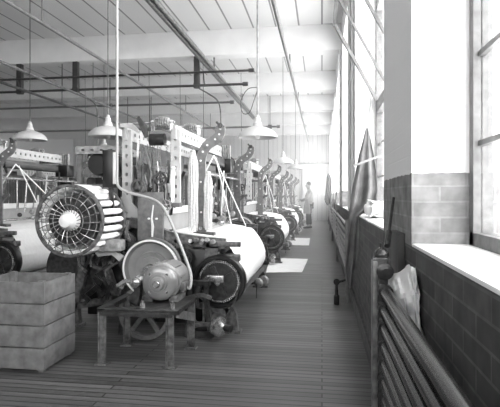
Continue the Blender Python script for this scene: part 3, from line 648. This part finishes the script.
# tall white conduit and switch box
pts = [at(117.5,-60,4.02), at(117,60,4.02), at(116.2,170,4.02), at(116.2,181,4.0), at(119,187,3.97), at(127,192,3.95), at(140,195.5,3.94), at(152,199,3.93), at(160,204,3.9), at(166,212,3.88), at(176,234,3.82), at(187,262,3.72), at(191,276,3.68), at(190,288,3.66), at(184,294,3.64)]
pts[0] = Vector((pts[1].x, pts[1].y, ZC)); pts[2] = Vector((pts[1].x, pts[1].y, pts[2].z)); pts[3] = Vector((pts[1].x, pts[1].y, pts[3].z))
pts[-1] = Vector((MX+.16, MY+.18, MZ-.045))
cd = MB().tube([pts[0], pts[1]]+smoothpath(pts[2:], 5), .0115, 10).build('power_conduit','cond')
tag(center(cd), 'tall white conduit dropping from the ceiling and curving to the motor', 'conduit')
p = at(110.5, 168, 4.13)
sb = thing('switch_box', (p.x, p.y, 1.24), 'black switch box beside the tall white conduit', 'switch box')
MB().bbox(p.x-.055,p.x+.04,p.y-.04,p.y+.04,1.27,1.59,.006).build('box_body','black',sb)
MB().bbox(p.x+.04,p.x+.062,p.y-.045,p.y-.02,1.30,1.57,.004).build('handle','white',sb)
MB().bar((p.x,p.y,1.30),(p.x+.02,p.y+.02,.93),.03,.03).build('mounting_post','iron',sb)

# ------------------------------------------------------------------ yarn hanks hanging on the near loom
def hank(name, x, y, z0, z1, n, spread, label, seed, top=None):
    r_ = random.Random(seed); m_ = MB()
    for k in range(n):
        a = r_.random()*2*PI; q = math.sqrt(r_.random())*spread
        p = [(x+math.cos(a)*q*.4, y+math.sin(a)*q*.4-.0, z1)]
        for j in range(1, 7):
            t = j/6; z = z1-(z1-z0)*t*(.88+.12*r_.random()) if j == 6 else z1-(z1-z0)*t*.9
            p.append((x+math.cos(a)*q+r_.uniform(-.006,.006), y+math.sin(a)*q*.7, z))
        m_.tube(p, [.004,.006,.007,.007,.006,.005,.003], 5)
    m_.lathe([(.008,-.012),(.02,-.008),(.022,.0),(.02,.008),(.008,.012)], (x,y,z1), (0,0,1), 12)
    return tag(center(m_.build(name,'yarn')), label, 'yarn hank')
ya = yN+.28-.05
hank('yarn_hank', -1.20, ya+.01, .87, 1.62, 60, .046, 'long white yarn hank on the left of the near hooked arm', 1)
hank('yarn_hank', -1.055, ya+.01, .88, 1.42, 46, .036, 'white yarn hank on the right of the near hooked arm', 2)
p = at(167, 190, 4.15); hank('yarn_hank', p.x, yN-.03, 1.12, 1.45, 20, .02, 'short white yarn hank between the near uprights', 3)
# ------------------------------------------------------------------ sack at the left, papers on the floor
def blob(name, m_, c, size, label, cat, seed=0, amp=.12, cuts=18):
    bm = bmesh.new(); bmesh.ops.create_icosphere(bm, subdivisions=5, radius=1)
    for v in bm.verts:
        p = v.co.copy(); n_ = noise.noise(p*1.6+Vector((seed,0,0)))*amp*2+noise.noise(p*5+Vector((0,seed,0)))*amp*.5
        q = Vector([math.copysign(abs(t)**.55, t) for t in p]); q = q*(1+n_); v.co = Vector((q.x*size[0], q.y*size[1], max(-1.0,q.z)*size[2]))
    me = bpy.data.meshes.new(name); bm.to_mesh(me); bm.free(); me.materials.append(M[m_])
    me.polygons.foreach_set('use_smooth', [True]*len(me.polygons))
    o = bpy.data.objects.new(name, me); C.objects.link(o); mz = min(v.co.z for v in me.vertices)
    for v in me.vertices: v.co.z -= mz
    o.location = c; return tag(o, label, cat)
cr = thing('wooden_crate', (-2.12, 3.25, 0), 'pale rough wooden crate standing below the bobbin drum', 'crate')
for (x0_, x1_, y0_, y1_) in ((-2.38,-1.86,3.04,3.06),(-2.38,-1.86,3.44,3.46),(-2.38,-2.36,3.06,3.44),(-1.88,-1.86,3.06,3.44)):
    for k in range(4): MB().bbox(x0_,x1_,y0_,y1_,.02+k*.15,.162+k*.15,.004).build('board','sack',cr)
for (x_, y_) in ((-2.34,3.08),(-1.90,3.08),(-2.34,3.42),(-1.90,3.42)): MB().box(x_-.02,x_+.02,y_-.02,y_+.02,0,.62).build('corner_post','sack',cr)
MB().box(-2.36,-1.88,3.06,3.44,.02,.035).build('base_board','sack',cr)
def sheet(name, corners, label):
    m_ = MB(); a, b_, c, d = [Vector(q) for q in corners]; n = 8; r_ = random.Random(len(label)); vs = []
    for i in range(n+1):
        for j in range(n+1):
            s, t = i/n, j/n; p = (a*(1-s)+b_*s)*(1-t)+(d*(1-s)+c*s)*t; e = max(abs(s-.5),abs(t-.5))*2
            vs.append((p.x, p.y, .004+.010*e**4*r_.random()+.002*r_.random()))
    m_.add(vs, [(i*(n+1)+j,(i+1)*(n+1)+j,(i+1)*(n+1)+j+1,i*(n+1)+j+1) for i in range(n) for j in range(n)])
    o = m_.build(name,'paper'); tag(center(o), label, 'paper'); return o
def fl(px, py): return at(px, py, EYE*F/(py-196))
sheet('paper_sheet', [fl(266,273), fl(302,273), fl(308,259.5), fl(270,258.5)], 'nearest and largest pale sheet lying on the aisle floor')
sheet('paper_sheet', [fl(283,245), fl(309,246), fl(310,238.5), fl(285,238)], 'second pale sheet on the floor, farther up the aisle')
sheet('paper_sheet', [fl(294,231.6), fl(301,232), fl(302,229), fl(295,229)], 'smallest pale sheet on the floor just before the man')

# ------------------------------------------------------------------ near radiator coil (aisle wall, beside the camera)
HX, HY = .250, 2.02
rad = thing('wall_radiator', (HX, HY, 0), 'near wall radiator of thick dark pipes with an upright header', 'radiator', 'pipe radiators along the window wall')
MB().bbox(HX-.045,HX+.012,HY-.03,HY+.03,0,.955,.008).build('header','lpipe' if False else 'pipe',rad)
MB().bbox(HX-.050,HX-.030,HY-.034,HY+.034,.02,.94,.005).build('header_highlight','grey',rad)  # lighter strip paints the reflection down the left side of the header
MB().lathe([(.030,0),(.031,.008),(.027,.022),(.015,.032),(.008,.036),(.008,.055),(.003,.058)], (HX-.012,HY,.955),(0,0,1),24).build('dome_cap','pipe',rad)
MB().lathe([(.033,0),(.033,-.012),(.024,-.014),(.024,-.022),(.014,-.024),(.014,-.035)], (HX-.002,HY-.03,.90),(0,1,0),24).build('valve_flange','pipe',rad)
for z in (.825,.755,.685,.615,.545,.475,.405):
    MB().tube([(HX-.005,HY-.03,z),(HX+.0,YB+.3,z-.02)], .022, 16).lathe([(.029,-.05),(.029,0)], (HX-.004,HY-.03,z),(0,1,0),16).build('heating_pipe','pipe',rad)
MB().bbox(HX-.035,HX+.015,YB+.24,YB+.3,0,.92,.006).build('header','pipe',rad)
# far coil
rad2 = thing('wall_radiator', (.27, 5.6, 0), 'long wall radiator of thin pipes running down the aisle beyond the hanging cloth', 'radiator', 'pipe radiators along the window wall')
for z in (.88,.80,.72,.64,.56,.48,.40):
    MB().cyl((.27,5.55,z),(.27,21,z),.019,10).build('heating_pipe','mgrey',rad2)
for y in (5.55,9,13,17,21): MB().lathe([(.024,0),(.024,.92),(.012,.94)],(.28,y,0),(0,0,1),14).build('header','mgrey',rad2)
MB().lathe([(.03,0),(.03,.10),(.018,.11),(.018,.16)], (.16,5.45,.0),(0,0,1),16).tube([(.16,5.45,.16),(.16,5.45,.24),(.26,5.55,.26)],.016,8).lathe([(.035,-.01),(.035,.01)],(.16,5.45,.25),(0,1,0),16).build('floor_valve','pipe',rad2)
# conduits on the piers
for (y, x, lab) in ((5.45,.335,'pale vertical pipe on the pier beyond the hanging cloth, nearer of two'),(5.95,.325,'pale vertical pipe on the pier beyond the hanging cloth, farther of two'),(8.95,.33,'slim vertical pipe on the third pier')):
    tag(center(MB().cyl((x,y,.9 if False else 1.02),(x,y,ZC),.02,12).build('wall_pipe','lpipe')), lab, 'pipe')
# crumpled paper in the gap between pipes and wall
def crumpled_bag():
    n, mrows = 15, 13; vs = []; P = {}
    top = [(387,284),(393,275),(402,270),(409,265),(414,268),(417,272)]
    bot = [(404,336),(409,340),(413,343),(418,346),(422,348),(426,350)]
    for i in range(n+1):
        s = i/n
        def lerp(tab): 
            f = s*(len(tab)-1); k = min(int(f), len(tab)-2); f -= k; return (tab[k][0]*(1-f)+tab[k+1][0]*f, tab[k][1]*(1-f)+tab[k+1][1]*f)
        a, b_ = lerp(top), lerp(bot)
        for j in range(mrows+1):
            t = j/mrows; x = a[0]*(1-t)+b_[0]*t; y = a[1]*(1-t)+b_[1]*t
            Xt = .274+.068*s; d = Xt/(-S_+C_*(x-250)/F)
            q = at(x, y, d)
            nn = noise.noise(Vector((s*5,t*4,1.3)))*.05+noise.noise(Vector((s*11,t*11,7)))*.05
            q = q+Vector((-nn*.15,-nn,nn*.3)); q.x = min(q.x, WX-.012); vs.append(q)
    k = len(vs); back = [v+Vector((.0,.05,-.01)) for v in vs]
    for v in back: v.x = min(v.x, WX-.004)
    f = []; W = mrows+1
    for i in range(n):
        for j in range(mrows):
            a = i*W+j; f += [(a,a+W,a+W+1,a+1), (k+a,k+a+1,k+a+W+1,k+a+W)]
    for i in range(n): f += [(i*W,k+i*W,k+(i+1)*W,(i+1)*W), (i*W+mrows,(i+1)*W+mrows,k+(i+1)*W+mrows,k+i*W+mrows)]
    for j in range(mrows): f += [(j,j+1,k+j+1,k+j), (n*W+j,k+n*W+j,k+n*W+j+1,n*W+j+1)]
    o = MB().add(vs+back, f).build('crumpled_paper','paper',None,8); return tag(center(o), 'crumpled white paper stuffed between the near radiator pipes and the wall', 'paper')
crumpled_bag()
# leaning rod, dark board, latch on the pier
p0, p1 = at(387,246,2.06), at(393.5,198,2.25)
p1.x = min(p1.x, WX-.01)
tag(center(MB().tube([p0,(p0+p1)/2+Vector((0,0,.003)),p1],.007,8).tube([p0,p0+(p1-p0)*.28],.013,8).build('iron_rod','iron')), 'thin dark rod leaning on the pier above the near radiator', 'rod')
bd = MB().bbox(WX-.03,WX-.002,2.14,2.36,.70,1.04,.004).build('wall_board','board')
tag(center(bd), 'dark upright board fixed to the pier behind the near radiator', 'board')
# ------------------------------------------------------------------ hanging work cloth in the window bay
def drape(name, rows, d, m_, label, cat, folds=3, amp=.03, th=.012, tilt=0):
    vs = []; n = 30; rows2 = []
    for i in range(len(rows)-1):
        for k in range(5):
            t = k/5; rows2.append(tuple(rows[i][j]*(1-t)+rows[i+1][j]*t for j in range(3)))
    rows2.append(rows[-1])
    for (y, xa, xb) in rows2:
        for i in range(n+1):
            s = i/n; q = at(xa+(xb-xa)*s, y, d)
            w_ = math.sin(s*folds*2*PI+.015*y)*amp*min(1,(xb-xa)/22)+noise.noise(Vector((s*3,y*.04,2)))*amp*.8
            vs.append(q+Vector((0,w_,0)))
    R = len(rows2); k = len(vs); vs += [v+Vector((0,th,0)) for v in vs]; f = []; W = n+1
    for i in range(R-1):
        for j in range(n):
            a = i*W+j; f += [(a,a+1,a+W+1,a+W),(k+a,k+a+W,k+a+W+1,k+a+1)]
    for i in range(R-1): f += [(i*W,(i+1)*W,k+(i+1)*W,k+i*W),(i*W+n,k+i*W+n,k+(i+1)*W+n,(i+1)*W+n)]
    for j in range(n): f += [(j,k+j,k+j+1,j+1),((R-1)*W+j,(R-1)*W+j+1,k+(R-1)*W+j+1,k+(R-1)*W+j)]
    return tag(center(MB().add(vs,f).build(name,m_,None,60)), label, cat)
cl = drape('hanging_cloth', [(128,366,368.5),(140,363,371),(155,359,374),(170,356,376),(190,352,377.5),(205,350,374),(215,348.5,361),(225,348,359.5),(250,346,358.5),(270,344.5,357),(282,347,354),(288,349,352)], 4.62, 'coat', 'long grey work cloth hanging by its peak in the window bay', 'cloth', 2, .03)
p, q = at(353,166,4.42), at(385,154.5,4.5); q.x = min(q.x,.565)
tag(center(MB().bar(p,q,.016,.018,up=(0,0,1)).build('hanging_bar','wood')), 'pale wooden bar sticking out from the window across the hanging cloth', 'bar')
p, q = at(367,129,4.62), at(371,95,4.9)
tag(center(MB().tube([p,(p+q)/2+Vector((.005,0,-.01)),q],.005,6).build('cloth_string','lgrey')), 'thin string holding up the peak of the hanging cloth', 'string')
def heap(name, loc, size, m_, label, seed):
    o = blob(name, m_, loc, size, label, 'cloth', seed, .22); return o
heap('crumpled_cloth', (.48,4.35,SILL+.012), (.085,.25,.075), 'cotton', 'white crumpled cloth lying on the sill beside the hanging cloth', 2)
# distant coat and draped garment
drape('hanging_coat', [(173.5,328,329.2),(178,326.8,331),(186,326,332),(195,325.2,332.6),(202,325,333),(205,327,334)], 18.6, 'dcloth', 'dark coat hanging on the window wall at the far end of the aisle', 'coat', 2, .05, .08)
pb = drape('draped_garment', [(199,332.5,339),(203,331,341),(209,330.5,339),(216,332,337),(221,333,335.5)], 13.0, 'coat', 'grey garment draped over the long radiator below the distant coat', 'garment', 2, .05, .07)

# ------------------------------------------------------------------ the man at the far end
def skin_mesh(name, m_, pts, edges, rad, parent, sub=2):
    me = bpy.data.meshes.new(name); me.from_pydata(pts, edges, []); o = bpy.data.objects.new(name, me); C.objects.link(o)
    o.modifiers.new('s','SKIN'); sv = me.skin_vertices[0].data
    for i, r in enumerate(rad): sv[i].radius = (r if isinstance(r, tuple) else (r, r))
    sv[0].use_root = True
    o.modifiers.new('ss','SUBSURF').levels = sub; o.modifiers['ss'].render_levels = sub
    me.materials.append(M[m_]); 
    dg = bpy.context.evaluated_depsgraph_get(); nm = bpy.data.meshes.new_from_object(o.evaluated_get(dg)); o.modifiers.clear(); o.data = nm
    nm.polygons.foreach_set('use_smooth', [True]*len(nm.polygons)); o.name = name
    if parent is not None: o.parent = parent
    return o
mp_ = at(308, 228, 18.0)
man = thing('person', (mp_.x+.05, mp_.y, 0), 'person in a pale shirt and long canvas apron standing at the farthest loom', 'person')
# local: facing -x ; y = sideways
B = [(.02,0,.93),(.02,0,1.08),(0,0,1.24),(.0,0,1.38),(-.02,0,1.46),(-.04,0,1.55),(-.05,0,1.64),(-.045,0,1.70),
     (.01,.17,1.37),(-.04,.20,1.12),(-.25,.17,1.02),(-.33,.15,1.02),
     (.01,-.17,1.37),(-.06,-.20,1.13),(-.28,-.17,1.06),(-.36,-.15,1.07),
     (.02,.09,.88),(.0,.10,.48),(.05,.10,.09),(-.09,.10,.04),
     (.02,-.09,.88),(-.06,-.10,.49),(-.05,-.10,.09),(-.19,-.10,.04),
     (-.155,0,1.60)]
Ed = [(0,1),(1,2),(2,3),(3,4),(4,5),(5,6),(6,7),(3,8),(8,9),(9,10),(10,11),(3,12),(12,13),(13,14),(14,15),(0,16),(16,17),(17,18),(18,19),(0,20),(20,21),(21,22),(22,23),(5,24)]
R_ = [(.12,.15),(.11,.13),(.11,.15),(.10,.14),.05,.075,.088,.05,.055,.045,.035,.03,.055,.045,.035,.03,.085,.06,.042,.03,.085,.06,.042,.03,.012]
skin_mesh('body','skin',B,Ed,R_,man)
for s_, base in ((1,(-.33,.15,1.02)),(-1,(-.36,-.15,1.07))):
    for k in range(4):
        y = base[1]+(-.03+.02*k); L_ = (.07,.085,.08,.06)[k]
        o = MB().tube([(base[0]-.02,y,base[2]),(base[0]-.02-L_*.6,y,base[2]-.005),(base[0]-.02-L_,y,base[2]-.03)],[.010,.009,.006],6).build('finger','skin'); o.parent = man
    o = MB().tube([(base[0]+.01,base[1]-s_*.03,base[2]),(base[0]-.03,base[1]-s_*.05,base[2]-.02)],[.011,.008],6).build('thumb','skin'); o.parent = man
skin_mesh('shirt','shirt',[(.02,0,.95),(.02,0,1.08),(0,0,1.24),(0,0,1.37),(-.01,0,1.43),(.01,.17,1.37),(-.03,.205,1.14),(-.14,.19,1.08),(.01,-.17,1.37),(-.05,-.205,1.15),(-.17,-.185,1.10)],
    [(0,1),(1,2),(2,3),(3,4),(3,5),(5,6),(6,7),(3,8),(8,9),(9,10)], [(.145,.17),(.135,.16),(.135,.17),(.12,.155),.065,.072,.062,.052,.072,.062,.052], man)
tr_ = skin_mesh('trousers','dcloth',[(.02,0,.96),(.02,.09,.86),(0,.10,.48),(.05,.10,.12),(.02,-.09,.86),(-.06,-.10,.49),(-.05,-.10,.12)],
    [(0,1),(1,2),(2,3),(0,4),(4,5),(5,6)], [(.14,.165),.105,.08,.062,.105,.08,.062], man)
for (x, y) in ((.05,.10),(-.05,-.10)):
    o = MB().tube([(x+.05,y,.045),(x-.03,y,.055),(x-.12,y,.035),(x-.17,y,.028)],[.04,.05,.04,.02],10).build('shoe','black'); o.parent = man
# apron wraps the front and sides
av = []; rows = [(1.34,.10,.6),(1.20,.15,.7),(1.02,.165,1.6),(.85,.185,1.9),(.70,.20,2.0),(.55,.215,2.0)]
for (z, r, a) in rows:
    for i in range(17):
        t = PI + (i/16-.5)*2*a*.9; rip = 1+.05*math.sin(i*2.2)
        av.append((.0+math.cos(t)*r*rip*.98, math.sin(t)*r*rip*1.12, z))
m_ = MB(); kk = len(av); m_.add(av+[(x*1.05,y*1.05,z) for x,y,z in av], [])
for i in range(len(rows)-1):
    for j in range(16):
        a = i*17+j; m_.f += [(a,a+1,a+18,a+17),(kk+a,kk+a+17,kk+a+18,kk+a+1)]
for j in range(16): m_.f += [(j,kk+j,kk+j+1,j+1),(5*17+j,5*17+j+1,kk+5*17+j+1,kk+5*17+j)]
for i in range(5): m_.f += [(i*17,(i+1)*17,kk+(i+1)*17,kk+i*17),(i*17+16,kk+i*17+16,kk+(i+1)*17+16,(i+1)*17+16)]
o = m_.build('apron','apron',None,70); o.parent = man
bm = bmesh.new(); bmesh.ops.create_icosphere(bm, subdivisions=3, radius=1)
for v in bm.verts:
    c = v.co; v.co = Vector((-.035+c.x*.092+.012, c.y*.085, 1.655+c.z*.085))
    if c.x < -.2 and c.z < .45: v.co.x = -.02; v.co.z = max(v.co.z,1.69)
me = bpy.data.meshes.new('hair'); bm.to_mesh(me); bm.free(); me.materials.append(M['hair']); o = bpy.data.objects.new('hair', me); C.objects.link(o); o.parent = man
for s_ in (-1,1):
    o = MB().lathe([(.004,-.008),(.016,-.004),(.02,.004),(.01,.01)],(-.03,s_*.082,1.60),(0,s_,0),12).build('ear','skin'); o.parent = man
    o = MB().lathe([(.002,-.006),(.009,0),(.002,.004)],(-.128,s_*.032,1.625),(1,0,0),8).build('eye','black'); o.parent = man
o = MB().box(-.128,-.120,-.022,.022,1.555,1.562).build('mouth','coat'); o.parent = man

# ------------------------------------------------------------------ light: daylight through the windows and the openings added behind the camera
wd = bpy.data.worlds.new('daylight'); scn.world = wd; wd.use_nodes = True
bg = wd.node_tree.nodes['Background']; bg.inputs[0].default_value = (1,1,1,1); bg.inputs[1].default_value = 3.0
def portal(x, y, z, sx, sy, rot):
    l = bpy.data.lights.new('window_portal','AREA'); l.shape = 'RECTANGLE'; l.size = sx; l.size_y = sy
    l.cycles.is_portal = True
    o = bpy.data.objects.new('window_portal', l); C.objects.link(o); o.location = (x,y,z); o.rotation_euler = rot; return o
for a, b_ in zip(PIERS[:-1], PIERS[1:]):
    y0, y1 = a+HP, b_-HP; portal(WX+WT+.03,(y0+y1)/2,(SILL+ZB)/2,ZB-SILL,y1-y0,(0,PI/2,0))
portal((-4.8+WX)/2, YB-.33, 2.9, WX+4.8, 2.0, (-PI/2,0,0))
# scattering volume added to the far part of the room to wash it out
hz = MB().box(XL+.01, WX-.001, 7.2, YF-.0, 0.001, ZC-.001).build('haze_volume','white')
m = bpy.data.materials.new('haze_volume'); m.use_nodes = True; N, L = m.node_tree.nodes, m.node_tree.links; N.clear()
o = N.new('ShaderNodeOutputMaterial'); vs_ = N.new('ShaderNodeVolumeScatter'); vs_.inputs['Density'].default_value = .03; vs_.inputs['Anisotropy'].default_value = .2
L.new(vs_.outputs[0], o.inputs['Volume']); hz.data.materials.clear(); hz.data.materials.append(m); hz['kind'] = 'structure'

# ------------------------------------------------------------------ camera and view
cam = bpy.data.cameras.new('camera'); co = bpy.data.objects.new('camera', cam); C.objects.link(co)
co.location = (0,0,EYE); co.rotation_euler = (PI/2,0,TH); cam.sensor_fit = 'HORIZONTAL'; cam.sensor_width = 36; cam.lens = 36*F/500; cam.shift_y = -7.5/500
cam.clip_start = .05; scn.camera = co
scn.view_settings.view_transform = 'Standard'; scn.view_settings.look = 'None'; scn.view_settings.gamma = 1; scn.view_settings.use_curve_mapping = False
scn.view_settings.exposure = 1.85
scn.cycles.use_denoising = True
scn.cycles.max_bounces = 8; scn.cycles.diffuse_bounces = 3; scn.cycles.volume_bounces = 1; scn.cycles.transparent_max_bounces = 12
